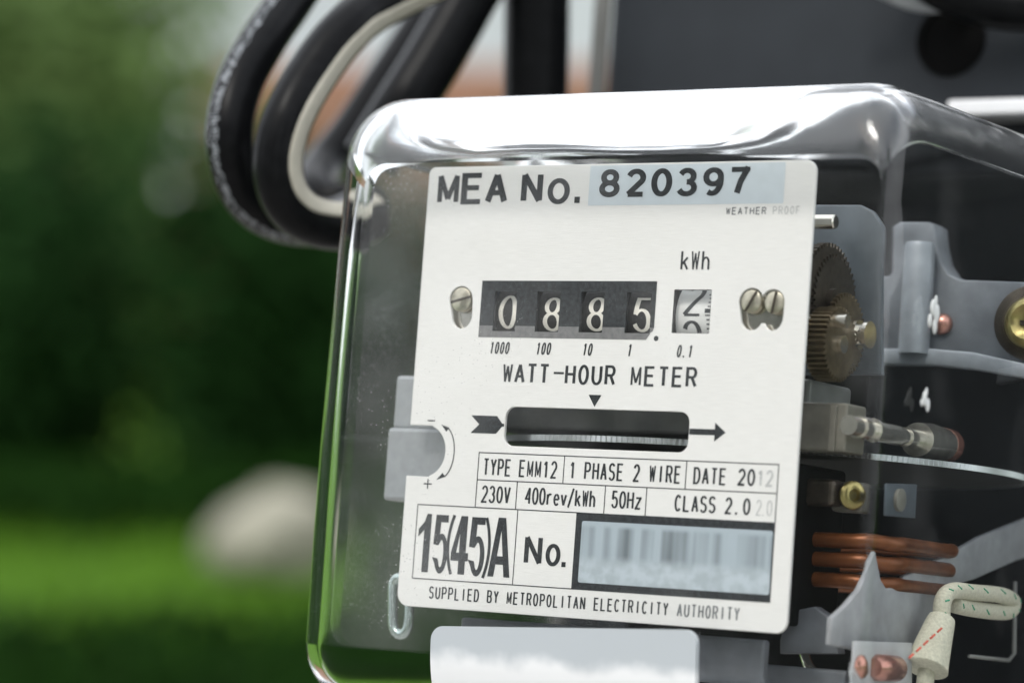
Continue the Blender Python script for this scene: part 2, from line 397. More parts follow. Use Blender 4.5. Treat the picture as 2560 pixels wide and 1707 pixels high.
def stroke(bm, P, wd, put, closed):
    if put.__name__ == 'on_drum':                                           # long strokes bend round the drum
        Q_ = []
        for a, b in zip(P, P[1:]):
            k = max(1, int((b-a).length/.4)); Q_ += [a.lerp(b, i/k) for i in range(k)]
        P = Q_ + [P[-1]]
    if closed: P = P[:-1]
    n = len(P); L_, R_ = [], []
    for i in range(n):
        a = P[i-1] if (i or closed) else None; b = P[(i+1) % n] if (i < n-1 or closed) else None
        d1 = (P[i]-a).normalized() if a is not None else None; d2 = (b-P[i]).normalized() if b is not None else None
        d1 = d1 or d2; d2 = d2 or d1
        t = (d1+d2).normalized(); m = Vector((-t.y, t.x)); ww = wd(t)
        L_.append(bm.verts.new(put(P[i]+m*ww/2))); R_.append(bm.verts.new(put(P[i]-m*ww/2)))
    for i in range(n if closed else n-1):
        j = (i+1) % n; bm.faces.new((L_[i], R_[i], R_[j], L_[j]))
def text_bm(bm, s, x, z, h, cw, adv, sw, y=-.06, slant=0., thin=None, put=None):
    """s from (x, z) baseline; h capital height, cw glyph width, adv step from glyph to glyph (a number or a list), sw pen width"""
    layer = [0]
    for i, ch in enumerate(s):
        gx = x + (adv*i if not isinstance(adv, (list, tuple)) else adv[i])
        if ch == ' ': continue
        q = sw/2; hz = q if thin is None else thin/2
        def p2(p, wd=cw): return (gx + q + p[0]*(wd-2*q) + slant*(p[1]*h), z + hz + p[1]*(h-2*hz))
        if ch == '.':
            d = sw*1.0
            vs = [(gx+cw*.2, z), (gx+cw*.2+d, z), (gx+cw*.2+d, z+d), (gx+cw*.2, z+d)]
            pp = put or (lambda v: Vector((v[0], y, v[1]))*K)
            bm.faces.new([bm.verts.new(pp(Vector(v))) for v in vs]); continue
        pw = sw*.7 if ch in 'MW' and cw/h < .66 else sw*(.8 if ch == 'M' else 1)
        for k, st in enumerate(G[ch]):
            layer[0] += 1
            yy = y - .004*(layer[0] % 3)
            pp = put or (lambda v, yy=yy: Vector((v[0], yy - .001*random.random(), v[1]))*K)
            pen(bm, [p2(p) for p in st], pw, pp, thin)
def fix_up(bm, toward=(0, -1, 0)):
    t = Vector(toward)
    bm.normal_update()
    for f in bm.faces:
        if f.normal.dot(t) < 0: f.normal_flip()
def lettering(parent, s, x, z, h, cw, adv, sw, m='ink', **kw):
    bm = bmesh.new(); text_bm(bm, s, x, z, h, cw, adv, sw, **kw); fix_up(bm)
    return obj('lettering', bm, m, parent)
def flat(bm, pts, y=-.05):
    f = bm.faces.new([bm.verts.new(Vector((p[0], y, p[1]))*K) for p in pts])
    bm.normal_update()
    if f.normal.y > 0: f.normal_flip()
    bmesh.ops.triangulate(bm, faces=[f])
def line(bm, x0, z0, x1, z1, s, y=-.05):
    h = s/2
    if abs(x1-x0) > abs(z1-z0): flat(bm, [(x0-h, z0-h), (x1+h, z0-h), (x1+h, z0+h), (x0-h, z0+h)], y)
    else: flat(bm, [(x0-h, min(z0, z1)-h), (x0+h, min(z0, z1)-h), (x0+h, max(z0, z1)+h), (x0-h, max(z0, z1)+h)], y)

# ------------------------------------------------------------------ the meter: x along its face, y into its depth, z up; plate face at y = 0
METER = Matrix(((0.84148, 0.535328, 0.073047, 0.0), (-0.540105, 0.829944, 0.139568, 0.719013), (0.014089, -0.156897, 0.987515, 1.212318), (0, 0, 0, 1)))
meter = empty('electricity_meter', METER @ Matrix.Translation((.025, .05, -.095)))
tag(meter, 'electricity meter with white faceplate reading 0885 under a clear glass cover', 'electricity meter')
OFF = Vector((.025, .05, -.095))
def part(name, bm, m, parent=None, smooth=False, crs=None):
    o = obj(name, bm, m, parent or meter, smooth)
    if parent is None: o.location = -OFF
    if crs: crease(o, crs)
    return o

# ---- faceplate: one sheet with its windows cut out
def faceplate():
    cu = bpy.data.curves.new('faceplate', 'CURVE'); cu.dimensions = '2D'; cu.fill_mode = 'BOTH'
    cu.extrude = .00035; cu.bevel_depth = .00012; cu.bevel_resolution = 1
    def add(pts):
        s = cu.splines.new('POLY'); s.points.add(len(pts)-1); s.use_cyclic_u = True
        for p, q in zip(s.points, pts): p.co = (q[0]*K, q[1]*K, 0, 1)
    x0, x1, z0, z1, r = -27.2, 77.3, -63.7, 41.9, 2.6
    out = arc(x1-r, z1-r, r, r, 0, 90, 6) + arc(x0+1.6, z1-1.6, 1.6, 1.6, 90, 180, 5)
    out += [(x0, -20.4)] + [(-20.5, -20.4)] + arc(-22.4, -26.65, 5.9, 6.25, 72, -72, 16) + [(-20.6, -32.9), (x0, -32.9)]
    out += arc(x0+3, z0+3, 3, 3, 180, 270, 6) + arc(x1-r, z0+r, r, r, 270, 360, 6)
    add(out)
    for a, b in ((-5.9, .7), (6.0, 12.7), (18.1, 24.7), (30.5, 37.4)): add(rrect(a, b, 2.3, 12.05, .25, 2))
    add(rrect(43.1, 52.9, 2.55, 12.6, .25, 2))
    add(rrect(-.4, 49.5, -24.8, -15.3, 2.6, 6))
    add(arc(-15.4, 9.9, 3.45, 3.3, 0, 180, 12) + arc(-14.8, 6.1, 3.05, 3.3, 180, 360, 12))
    add(arc(63.2, 9.9, 3.3, 3.3, 0, 180, 10)[2:] + arc(63.6, 6.6, 3.0, 3.3, 180, 330, 10) + arc(69.0, 6.6, 2.6, 3.3, 210, 360, 10) + arc(68.6, 9.9, 3.1, 3.0, 0, 150, 10))  # right slot cut double, as the glass doubles its image
    o = bpy.data.objects.new('tmp', cu); COL.objects.link(o)
    dg = bpy.context.evaluated_depsgraph_get()
    me = bpy.data.meshes.new_from_object(o.evaluated_get(dg)); bpy.data.objects.remove(o); bpy.data.curves.remove(cu)
    # curve plane (x, y) -> (x, z); front face to y = 0
    me.transform(Matrix(((1, 0, 0, 0), (0, 0, -1, .00047), (0, 1, 0, 0), (0, 0, 0, 1))))
    me.materials.clear(); me.materials.append(M['plate']); me.materials.append(M['ink'])
    for p in me.polygons:
        c = p.center/K
        if abs(p.normal.y) < .98 and -9 < c.x < 54 and 1.5 < c.z < 13.2: p.material_index = 1
    me.name = 'faceplate'
    p = bpy.data.objects.new('faceplate', me); COL.objects.link(p); p.parent = meter; p.location = -OFF
    return p
fp = faceplate()

# heading and serial number
lettering(fp, 'MEA', -24.6, 32.85, 7.6, 6.5, [0, 7.0, 13.9], 1.75, thin=1.25)
lettering(fp, 'N', -.5, 32.85, 7.6, 6.0, 7, 1.6, thin=1.4)
lettering(fp, 'o', 6.9, 32.6, 8.2, 6.2, 7, 1.5, thin=1.15)
lettering(fp, '.', 14.3, 32.85, 7.6, 1, 1, 1.5)
bm = bmesh.new(); flat(bm, rrect(18.3, 69.7, 32.2, 41.6, .3, 2), -.05); obj('serial_sticker', bm, 'blue', fp)
lettering(fp, '820397', 21.1, 34.1, 6.6, 5.6, [0, 7.05, 13.95, 20.7, 27.5, 34.1], 1.6, y=-.10, thin=1.2)
lettering(fp, 'WEATHER', 55.2, 29.7, 1.75, 1.15, 1.53, .27, 'ink_soft')
lettering(fp, 'PROOF', 67.2, 29.7, 1.9, 1.05, 1.45, .26, 'ink_refracted')
lettering(fp, 'kWh', 44.2, 17.0, 4.6, 2.3, 2.75, .55, thin=.42)
# counter panel print, left piece of which carries the four windows
def counter_print():
    bm = bmesh.new()
    xs = [-9.6, -5.78, .58, 6.12, 12.58, 18.22, 24.58, 30.62, 37.28, 38.45]
    for i in range(9):
        a, b = xs[i], xs[i+1]
        flat(bm, [(a, 11.93), (b, 11.93), (b, 14.45), (a, 14.45)])
        if i % 2 == 0: flat(bm, [(a, 3.7), (b, 3.7), (b, 11.93), (a, 11.93)])
    return obj('counter_print', bm, 'ink', fp)
counter_print()
bm = bmesh.new()
xs = [-9.6, -5.78, .58, 6.12, 12.58, 18.22, 24.58, 30.62, 37.0]
for i in range(0, 8, 2): flat(bm, [(xs[i], 2.42), (xs[i+1], 2.42), (xs[i+1], 3.7), (xs[i], 3.7)])
flat(bm, [(37.28, 2.42), (38.1, 2.8), (38.45, 3.7), (37.5, 3.7)])
flat(bm, [(-9.6, .9), (36.5, .9), (37.6, 2.42), (-9.6, 2.42)])
obj('counter_sheen_strip', bm, 'ink_sheen', fp)
bm = bmesh.new(); flat(bm, arc(39.2, 1.25, .62, .62, 0, 345, 14)); obj('decimal_point', bm, 'ink', fp)
for s, x in (('1000', -6.2), ('100', 6.8), ('10', 19.6), ('1', 31.7), ('0.1', 44.8)):
    lettering(fp, s, x, -3.0, 2.85, 1.15, 1.45, .42, 'ink', slant=.12, thin=.14)
lettering(fp, 'WATT', -2.0, -9.85, 4.7, 2.95, 3.4, .78, thin=.6)
lettering(fp, '-', 12.0, -9.4, 4.7, 3.3, 3, .5)
lettering(fp, 'HOUR', 15.4, -9.85, 4.7, 2.9, 3.6, .78, thin=.6)
lettering(fp, 'METER', 33.1, -9.85, 4.7, 2.95, 3.65, .78, thin=.6)
bm = bmesh.new(); flat(bm, [(22.2, -12.1), (25.7, -12.1), (24.0, -14.9)]); obj('pointer_mark', bm, 'ink', fp)
bm = bmesh.new()
flat(bm, [(-9.9, -17.75), (-7.5, -19.85), (-9.8, -21.95), (-2.6, -21.95), (-1.0, -20.2), (-.45, -20.2), (-.45, -19.5), (-1.0, -19.5), (-2.6, -17.75)])
obj('arrow_tail', bm, 'ink', fp)
bm = bmesh.new()
flat(bm, [(49.55, -19.15), (56.1, -19.15), (56.1, -17.6), (58.9, -19.8), (56.1, -21.95), (56.1, -20.5), (49.55, -20.5)])
obj('arrow_head', bm, 'ink', fp)
# adjuster scale beside the notch
bm = bmesh.new(); line(bm, -22.2, -19.35, -20.3, -19.35, .32); obj('minus_mark', bm, 'ink', fp)
bm = bmesh.new(); line(bm, -21.9, -34.5, -19.9, -34.5, .32); line(bm, -20.9, -35.5, -20.9, -33.5, .32, -.054); obj('plus_mark', bm, 'ink', fp)
bm = bmesh.new()
A = [(-17.6 - .3 + 3.9*math.cos(t)*1.0, -26.8 + 6.4*math.sin(t)) for t in [R(a) for a in range(-66, 67, 6)]]
pen(bm, A, .3, lambda v: Vector((v.x, -.05, v.y))*K)
flat(bm, [(-18.3, -20.2), (-15.9, -20.9), (-16.7, -21.9)], -.054); flat(bm, [(-18.6, -33.5), (-16.0, -32.6), (-16.9, -31.7)], -.054)
fix_up(bm); obj('curved_arrow', bm, 'ink', fp)
# rating table
bm = bmesh.new()
for x0, z0, x1, z1 in ((-6.9, -26.5, 72.9, -26.5), (-6.9, -32.95, 72.9, -32.95), (-6.9, -26.5, -6.9, -39.4), (16.9, -26.5, 16.9, -32.95), (49.45, -26.5, 49.45, -32.95),
                       (72.9, -26.5, 72.9, -39.4), (4.4, -32.95, 4.4, -39.4), (28.5, -32.95, 28.5, -39.4), (39.5, -32.95, 39.5, -39.4),
                       (-23.3, -39.5, 22, -39.5), (-23.3, -39.5, -23.3, -57.1), (-23.3, -57.1, 22, -57.1), (5.1, -39.5, 5.1, -57.1)):
    line(bm, x0, z0, x1, z1, .24, -.05 if z0 == z1 else -.054)
obj('table_lines', bm, 'ink', fp)
lettering(fp, 'TYPE', -5.5, -31.9, 4.1, 1.75, 2.05, .54, thin=.44)
lettering(fp, 'EMM12', 4.6, -31.9, 4.1, 1.8, 2.18, .54, thin=.44)
lettering(fp, '1', 18.4, -31.8, 4.1, 1.8, 2.5, .54, thin=.44)
lettering(fp, 'PHASE', 22.5, -31.8, 4.1, 1.8, 2.18, .54, thin=.44)
lettering(fp, '2', 35.6, -31.8, 4.1, 1.8, 2.5, .54, thin=.44)
lettering(fp, 'WIRE', 39.8, -31.8, 4.1, 1.8, 2.2, .54, thin=.44)
lettering(fp, 'DATE', 51.4, -31.7, 3.9, 1.85, 2.22, .54, thin=.44)
lettering(fp, '20', 62.8, -31.6, 3.9, 2.0, 2.4, .54, 'ink')
lettering(fp, '12', 67.6, -31.6, 3.8, 1.9, 2.3, .54, 'ink_refracted')
lettering(fp, '230V', -5.4, -38.3, 4.1, 1.85, 2.1, .54, thin=.44)
lettering(fp, '400rev/kWh', 6.8, -38.2, 4.1, 1.8, 1.95, .54, thin=.44)
lettering(fp, '50Hz', 30.3, -38.1, 4.1, 1.85, 2.08, .54, thin=.44)
lettering(fp, 'CLASS', 47.0, -38.1, 3.9, 1.85, 2.2, .54, thin=.44)
lettering(fp, '2.0', 60.0, -38.1, 3.8, 1.9, [0, 2.3, 4.6], .54, thin=.44)
lettering(fp, '2.0', 67.9, -38.1, 3.6, 1.4, [0, 1.4, 2.7], .3, 'ink_refracted')  # second copy standing in for the image doubled by the glass
# current rating, number, bar-code sticker, supplier
B5 = [(.10, 1), (.93, 1), (.93, .875), (.45, .875), (.425, .66)] + arc(.56, .335, .44, .345, 96, -150, 18) + [(.0, .27), (.37, .25)] + arc(.56, .335, .16, .235, -165, 118, 14)[1:] + [(.36, .475), (.02, .49)]
HEAVY = {'1': [[(.46, 0), (1, 0), (1, 1), (.64, 1), (.45, .86), (0, .73), (0, .60), (.46, .72)]], '5': [B5],
         '4': [[(.46, 0), (.85, 0), (.85, 1), (.46, 1)], [(0, .23), (.46, .23), (.46, .37), (0, .37)], [(.85, .23), (1, .23), (1, .37), (.85, .37)], [(0, .37), (.30, .37), (.46, .70), (.46, .99)]],
         'A': [[(0, 0), (.27, 0), (.535, .90), (.5, 1), (.33, 1)], [(1, 0), (.73, 0), (.465, .90), (.5, 1), (.67, 1)], [(.22, .21), (.78, .21), (.75, .35), (.25, .35)]]}
def heavy(ch, x, z, h, wd):
    bm = bmesh.new()
    for k, p in enumerate(HEAVY[ch]): flat(bm, [(x+a*wd, z+b*h) for a, b in p], -.06-.004*k)
    return obj('lettering', bm, 'ink', fp)
heavy('1', -22.5, -55.5, 13.9, 3.5); heavy('5', -18.1, -55.5, 13.8, 4.3); heavy('4', -12.8, -55.5, 13.8, 4.9); heavy('5', -7.9, -55.6, 13.8, 4.6); heavy('A', -2.1, -55.5, 13.9, 6.2)
lettering(fp, '(', -14.2, -56.0, 14.8, 2.3, 1, .8); lettering(fp, ')', -3.9, -56.4, 15.0, 2.2, 1, .8)
lettering(fp, 'N', 7.7, -52.2, 6.9, 4.9, 1, 1.25, thin=1.0)
lettering(fp, 'o', 13.6, -52.2, 6.9, 4.1, 1, 1.15, thin=.9)
lettering(fp, '.', 17.9, -52.2, 6.9, 1, 1, 1.15)
bm = bmesh.new(); flat(bm, [(21.2, -57.2), (73.0, -57.2), (73.0, -39.4), (21.2, -39.4)], -.05); obj('sticker_border', bm, 'ink', fp)
bm = bmesh.new(); flat(bm, rrect(22.9, 72.6, -55.5, -41.3, .5, 3), -.10); obj('barcode_sticker', bm, 'barcode', fp)
x = -18.2
for wd, m_ in (('SUPPLIED', 'ink'), ('BY', 'ink'), ('METROPOLITAN', 'ink'), ('ELECTRICITY', 'ink'), ('AUTHORITY', 'ink_soft')):
    lettering(fp, wd, x, -61.7, 3.0, 1.42, 1.83, .42, m_, thin=.34)
    x += 1.83*(len(wd)+1)

# ---- screws behind the slots
def screw(x, z, r=3.0, ang=-12):
    bm = bmesh.new(); cyl(bm, (x, .2, z), (0, 1, 0), [(0, r-.4), (.12, r-.12), (.4, r), (1.5, r), (1.5, 1.6), (9, 1.6)], 28)
    s = part('screw', bm, 'nickel', crs=40)
    bm = bmesh.new(); c, d = math.cos(R(ang)), math.sin(R(ang))
    q = [(-r*.96, -.32), (r*.96, -.32), (r*.96, .32), (-r*.96, .32)]
    prism(bm, [(x+a*c-b*d, z+a*d+b*c) for a, b in q], .12, .19); obj('slot', bm, 'brass_dark', s)
    return s
screw(-15.6, 9.9, 3.0, 14); screw(63.0, 10.0, 2.7, 60); screw(68.9, 9.8, 2.6, 80)  # right pair stands for one screw doubled by the glass
bm = bmesh.new(); box(bm, -20, -10, 2.0, 2.8, 0, 12, .2); part('screw_tab', bm, 'chrome')
bm = bmesh.new(); box(bm, 59, 73, 2.0, 2.8, 0, 14, .2); part('screw_tab', bm, 'chrome')

# ---- number drums on one axle
ZD, RD, YD = 7.0, 9.0, 2.3
def on_drum(v, x0=0, z_shift=0.):
    t = (v.y - ZD)/RD
    return Vector((v.x, YD + RD - (RD+.06)*math.cos(t), ZD + (RD+.06)*math.sin(t)))*K
def drum(x0, x1, digit, dx, z0, m, mi, h=8.2, cw=5.1):
    bm = bmesh.new(); cyl(bm, (x0, YD+RD, ZD), (1, 0, 0), [(0, RD-.5), (.2, RD), (x1-x0-.2, RD), (x1-x0, RD-.5)], 72)
    d = part('number_drum', bm, m, crs=30)
    for dg, zz in digit:
        bm = bmesh.new(); text_bm(bm, dg, dx, zz, h, cw, 1, 1.2, put=on_drum, thin=.6); fix_up(bm); obj('digit', bm, mi, d)
    return d
drum(-7.0, -.4, [('0', 3.24)], -5.29-.55, 2.9, 'drum_black', 'cream')
drum(5.0, 11.6, [('8', 2.77)], 7.16-.55, 2.1, 'drum_black', 'cream')
drum(17.1, 23.7, [('8', 2.92)], 19.27-.55, 2.1, 'drum_black', 'cream')
drum(29.4, 36.6, [('5', 2.88)], 31.62-.55, 2.0, 'drum_black', 'cream')
d5 = drum(42.4, 52.6, [('2', 6.75), ('2', -2.86)], 44.21, 2.0, 'drum_silver', 'ink', 8.6, 5.2)
bm = bmesh.new()
for k in range(-8, 9):
    L = 1.5 if k == 1 else (.9 if k % 5 else 1.3)
    zc = ZD + k*1.02; hh = .5 if k == 1 else .16
    vs = [on_drum(Vector((51.6-L, zc-hh))), on_drum(Vector((51.6, zc-hh))), on_drum(Vector((51.6, zc+hh))), on_drum(Vector((51.6-L, zc+hh)))]
    bm.faces.new([bm.verts.new(v) for v in vs])
fix_up(bm); obj('scale_ticks', bm, 'ink', d5)
bm = bmesh.new(); cyl(bm, (-14, YD+RD, ZD), (1, 0, 0), [(0, 1.6), (96, 1.6)], 20); part('drum_axle', bm, 'chrome', crs=40)
bm = bmesh.new(); box(bm, -9, 56, 13.5, 15, -4, 18, .3); box(bm, -11, -9.5, 3, 15, -4, 18, .3); part('counter_frame', bm, 'register')

# ---- rotor disc with its notched rim
DX, DY, DR, DZ0, DZ1 = 27., 73., 69., -22.6, -21.2
def rotor():
    bm = bmesh.new(); n = 300
    rings = []
    for z, r in ((DZ0, DR-1.2), (DZ0, DR), (DZ1, DR), (DZ1, DR-1.2)):
        ring = []
        for i in range(n*2):
            a = math.pi*i/n
            rr = r - (.45 if (i % 2 and r == DR) else 0)
            ring.append(bm.verts.new(Vector((DX+rr*math.cos(a), DY+rr*math.sin(a), z))*K))
        rings.append(ring)
    for A, B in zip(rings, rings[1:]):
        for i in range(2*n):
            f = bm.faces.new((A[i], A[(i+1) % (2*n)], B[(i+1) % (2*n)], B[i]))
            a = 180*i/n
            if 305 < a < 322: f.material_index = 1
    for q in (bm.faces.new(rings[0][::-1]), bm.faces.new(rings[-1])): q.material_index = 2
    bmesh.ops.recalc_face_normals(bm, faces=bm.faces)
    d = part('rotor_disc', bm, ['disc', 'disc_mark', 'shaded_disc_face'])
    bm = bmesh.new(); pts = []
    for a in (R(270-1), R(270+7)): pts.append(a)
    vs = []
    for a, z in ((R(286), -21.1), (R(293), -21.1), (R(293), -20.0), (R(286), -20.0)):
        vs.append(bm.verts.new(Vector((DX+(DR-.5)*math.cos(a), DY+(DR-.5)*math.sin(a), z))*K))
    bm.faces.new(vs); fix_up(bm); obj('flag_mark', bm, 'cream_mark', d)
    return d
rotor()
bm = bmesh.new(); cyl(bm, (DX, DY, -60), (0, 0, 1), [(0, 2), (70, 2)], 20); part('rotor_spindle', bm, 'chrome', crs=40)

# ---- parts behind and beside the plate
def sheet(name, pts, d0, d1, m, axis='y', bev=.5, parent=None):
    bm = bmesh.new(); prism(bm, pts, d0, d1, axis, min(bev, abs(d1-d0)*.35)); return part(name, bm, m, parent, crs=50)
bm = bmesh.new(); box(bm, -50, 108, 146, 158, -92, 64, 2); part('base', bm, 'black')
bm = bmesh.new(); box(bm, -22, 70, 13, 40, -62, -25, 1); part('iron_core', bm, 'black')
bm = bmesh.new(); box(bm, -22, 70, 18, 40, -19.5, -5.5, 1); part('iron_core', bm, 'olive_dark')
# cast frame with a rounded post
sheet('frame_bracket', [(61.3, 6.5), (60.79, 24.12), (62.61, 24.99), (64.96, 24.99), (65.82, 26.07), (65.48, 34.56), (65.29, 37.25), (67.09, 38.43), (74.3, 38.38), (75.98, 37.4), (76.74, 32.91), (77.94, 28.65), (80.22, 25.46), (83.27, 24.19), (106.19, 23.43), (107.52, 1.64), (99.87, 3.99), (87.16, 6.28), (76.86, 6.74)], 70, 78, 'cast')
sheet('frame_flange', [(63.2, 6.72), (78.67, 6.96), (88.93, 6.28), (101.57, 3.79), (109.13, 2.28), (109.35, -1.21), (101.79, 0.28), (89.2, 2.11), (78.94, 2.96), (63.46, 2.89)], 66, 70, 'cast_light')
bm = bmesh.new(); cyl(bm, (74.41, 66.0, 5.63), (0, 0, 1), [(0, 3.6), (26, 3.6), (27, 3.2)], 28); part('post_shaft', bm, 'cast_light', crs=40)
def rivet(p, r, m='rose', d=(0, -1, 0)):
    bm = bmesh.new(); cyl(bm, p, d, [(0, r), (r*.3, r*.95), (r*.6, r*.75), (r*.8, r*.4), (r*.86, .05)], 24); return part('rivet', bm, m, smooth=True)
rivet((79.41, 70.0, 13.25), 2.7); rivet((62.47, 70.0, 13.27), 2.4, d=(.75, -.6, 0))
bm = bmesh.new(); cyl(bm, (101.47, 70.0, 13.81), (0, -1, 0), [(0, 9.2), (1.0, 9.0), (1.2, 8.6)], 48); wb = part('washer', bm, 'brass_dark', crs=40)
bm = bmesh.new(); cyl(bm, (102.33, 68.0, 13.58), (0, -1, 0), [(0, 6.4), (1.5, 6.4), (3.0, 5.4), (3.6, 4.2), (3.0, 3.4), (2.2, 1.2)], 40); bolt = part('bolt', bm, 'yellow_zinc', crs=40)
bm = bmesh.new(); bx, by_, bz = (103.18, 66.0, 13.35)
box(bm, bx-2.8, bx+2.8, 64.9, 65.6, bz-.55, bz+.55); box(bm, bx-.55, bx+.55, 64.85, 65.62, bz-2.8, bz+2.8); obj('cross_recess', bm, 'brass_dark', bolt)
# register: blue-grey side plate, gears
sheet('register_plate', [(56.44, 37.25), (71.85, 37.09), (75.34, 35.52), (78.16, 31.91), (79.53, 21.69), (81.2, -2.66), (59.37, -3.1)], 34, 36, 'register')
def gear(name, c, r, wd, teeth, m, hub):
    bm = bmesh.new(); n = teeth*4; A = []; B = []
    for i in range(n):
        a = 2*math.pi*i/n; rr = r if i % 4 in (0, 1) else r-1.0
        A.append(bm.verts.new((Vector(c)+Vector((0, rr*math.cos(a), rr*math.sin(a))))*K)); B.append(bm.verts.new((Vector(c)+Vector((wd, rr*math.cos(a), rr*math.sin(a))))*K))
    bm.faces.new(A); bm.faces.new(B[::-1])
    for i in range(n): bm.faces.new((A[i], A[(i+1) % n], B[(i+1) % n], B[i]))
    bmesh.ops.recalc_face_normals(bm, faces=bm.faces)
    g = part(name, bm, m)
    bm = bmesh.new(); cyl(bm, (c[0]+wd, c[1], c[2]), (1, 0, 0), hub, 28); h = part('hub', bm, 'chrome' if m == 'brass' else m, g, crs=40)
    return g
gear('gear', (69.4, 22.0, 12.79), 13.5, 2.2, 52, 'brass_dark', [(0, 3), (2.0, 3)])
gear('gear', (70.73, 24.0, 13.05), 11.0, 1.4, 44, 'brass_dark', [(0, 2.5), (1.0, 2.5)])
gear('gear', (74.39, 24.0, 5.41), 9.6, 1.2, 40, 'brass', [(0, 2.2), (2.2, 2.2), (2.2, 3.4), (3.4, 3.4), (3.4, 2.4), (5.0, 2.4), (5.0, 3.2), (6.0, 3.2)])
gear('pinion', (74.19, 14.0, 2.06), 8.5, 5.0, 40, 'brass', [(0, 2), (1.0, 2)])
bm = bmesh.new(); cyl(bm, (68.29, 14.0, 30.05), (1, 0, 0), [(0, 1.7), (7.5, 1.7), (7.8, 1.4)], 24); part('cross_pin', bm, 'chrome', crs=40)
bm = bmesh.new(); box(bm, 68.95, 81.92, 14, 24, -22.22, -11.18, .6); part('adjuster_block', bm, 'olive')
bm = bmesh.new(); box(bm, 77.95, 79.59, 13.2, 14.2, -22.22, -11.78, .2); part('adjuster_slide', bm, 'olive')
# worm shaft running back from the front
bm = bmesh.new(); cyl(bm, (85.45, 8, -16.58), (0, 1, 0), [(0, 2.2), (5, 2.2), (5, 2.6), (8.5, 2.6), (8.5, 1.9), (13, 1.9), (13, 2.8), (14, 2.8), (14, 2.3), (27, 2.3), (27, 1.9), (31, 1.9), (31, 2.3), (38, 2.3), (38, 4.0), (45, 4.4), (46, 4.4), (46, 4.0), (54, 4.0)], 36); ws = part('worm_shaft', bm, 'steel', crs=30)
bm = bmesh.new(); cyl(bm, (85.45, 60, -16.58), (0, 1, 0), [(0, 4.1), (3.0, 4.1), (3.5, 3.8)], 36); part('bearing_ring', bm, 'rose', ws, crs=30)
# voltage adjust pieces below the disc
bm = bmesh.new(); box(bm, 64.04, 76.73, 20, 26, -34.21, -28.06, 1.2); part('resistor_block', bm, 'brass_dark')
bm = bmesh.new(); box(bm, 73.06, 81.03, 26, 32, -35.13, -28.18, 1.0); part('resistor_block', bm, 'olive')
bm = bmesh.new(); cyl(bm, (78.92, 25.0, -31.33), (.8, -.6, 0), [(0, 3.3), (.8, 3.3), (1.4, 2.6), (1.5, 1.4), (.7, 1.0)], 32); part('brass_screw', bm, 'yellow_zinc', crs=40)
sheet('adjuster_plate', [(20.63, -28.53), (37.15, -27.5), (37.33, -35.3), (21.21, -35.75)], 89.5, 90, 'register', 'x')
bm = bmesh.new(); cyl(bm, (90.0, 27.5, -31.78), (1, 0, 0), [(0, 2.6), (.8, 2.6), (1.0, 2.0)], 24); part('adjuster_screw', bm, 'olive', crs=40)
# copper turns
for k, (pz, dr) in enumerate(((-41.6, 0), (-46.2, .4), (-51.0, .9))):
    x0, x1, y0, y1 = 28, 88-dr, 26+dr, 70
    bm = bmesh.new(); tube(bm, [Vector((a, b, pz + .2*math.sin(i*.9+k))) for i, (a, b) in enumerate(rrect(x0, x1, y0, y1, 9, 8))], 1.75, 14, closed=True)
    part('copper_turn', bm, 'copper', smooth=True)
# painted grey side bracket and its hump
sheet('side_bracket', [(1.01, -65.44), (1.02, -59.54), (7.67, -56.4), (13.71, -52.67), (18.5, -47.37), (22.04, -43.85), (25.64, -49.96), (29.12, -51.97), (35.46, -51.08), (38.37, -48.55), (62.57, -42.21), (79.59, -37.07), (121.68, -27.5), (123.21, -37.78), (101.52, -41.8), (78.52, -47.42), (66.14, -49.57), (48.95, -66.02), (21.29, -66.78)], 86.5, 88, 'grey_paint', 'x')
sheet('bracket_foot', [(65.47, -65.41), (66.25, -60.89), (69.4, -58.22), (73.76, -57.16), (77.19, -58.92), (79.42, -62.51), (80.52, -67.34), (65.68, -68.37)], 20, 24, 'cast')
# braided sleeve
sl = [(93.0, 49.79, -60.82), (93.0, 47.74, -56.67), (93.0, 48.63, -52.81), (93.0, 53.72, -50.97), (93.0, 65.14, -50.87), (93.0, 80.52, -50.81), (92.0, 90.4, -51.92), (92.0, 89.16, -54.3), (92.0, 80.82, -54.84), (92.0, 65.43, -54.61), (92.0, 56.66, -54.15)]
bm = bmesh.new(); path = spline(sl, 8); tube(bm, path, 1.95, 18); sv = part('insulating_sleeve', bm, 'sleeve', smooth=True)
bm = bmesh.new(); T_, U_ = frames(path)
for k in range(3, len(path)-2, 5):
    for s in (0, 1):
        a = R(140+k*37+s*170); p = path[k]
        v = T_[k].cross(U_[k]); c0 = p + (U_[k]*math.cos(a)+v*math.sin(a))*1.95; c1 = path[k+1] + (U_[k+1]*math.cos(a+.5)+T_[k+1].cross(U_[k+1])*math.sin(a+.5))*1.95
        tube(bm, [c0, c1], .22, 6)
obj('green_thread', bm, 'green_thread', sv)
cone = [(93.5, 46.78, -57.68), (93.5, 43.28, -63.3), (93.5, 39.89, -69.37)]
bm = bmesh.new(); cpath = spline(cone, 8); tube(bm, cpath, lambda t: 3.0+1.9*t, 24); cn = part('sleeve_cone', bm, 'sleeve', smooth=True)
bm = bmesh.new()
for k in range(5):
    a = Vector((100.0, 18.58, -67.18)); b = Vector((98.0, 40.94, -59.4)); p = a.lerp(b, (k+.1)/5); q = a.lerp(b, (k+.65)/5)
    tube(bm, [p+Vector((-1.4, 0, 0)), q+Vector((-1.4, 0, 0))], .28, 6)
obj('red_thread', bm, 'red_thread', cn)
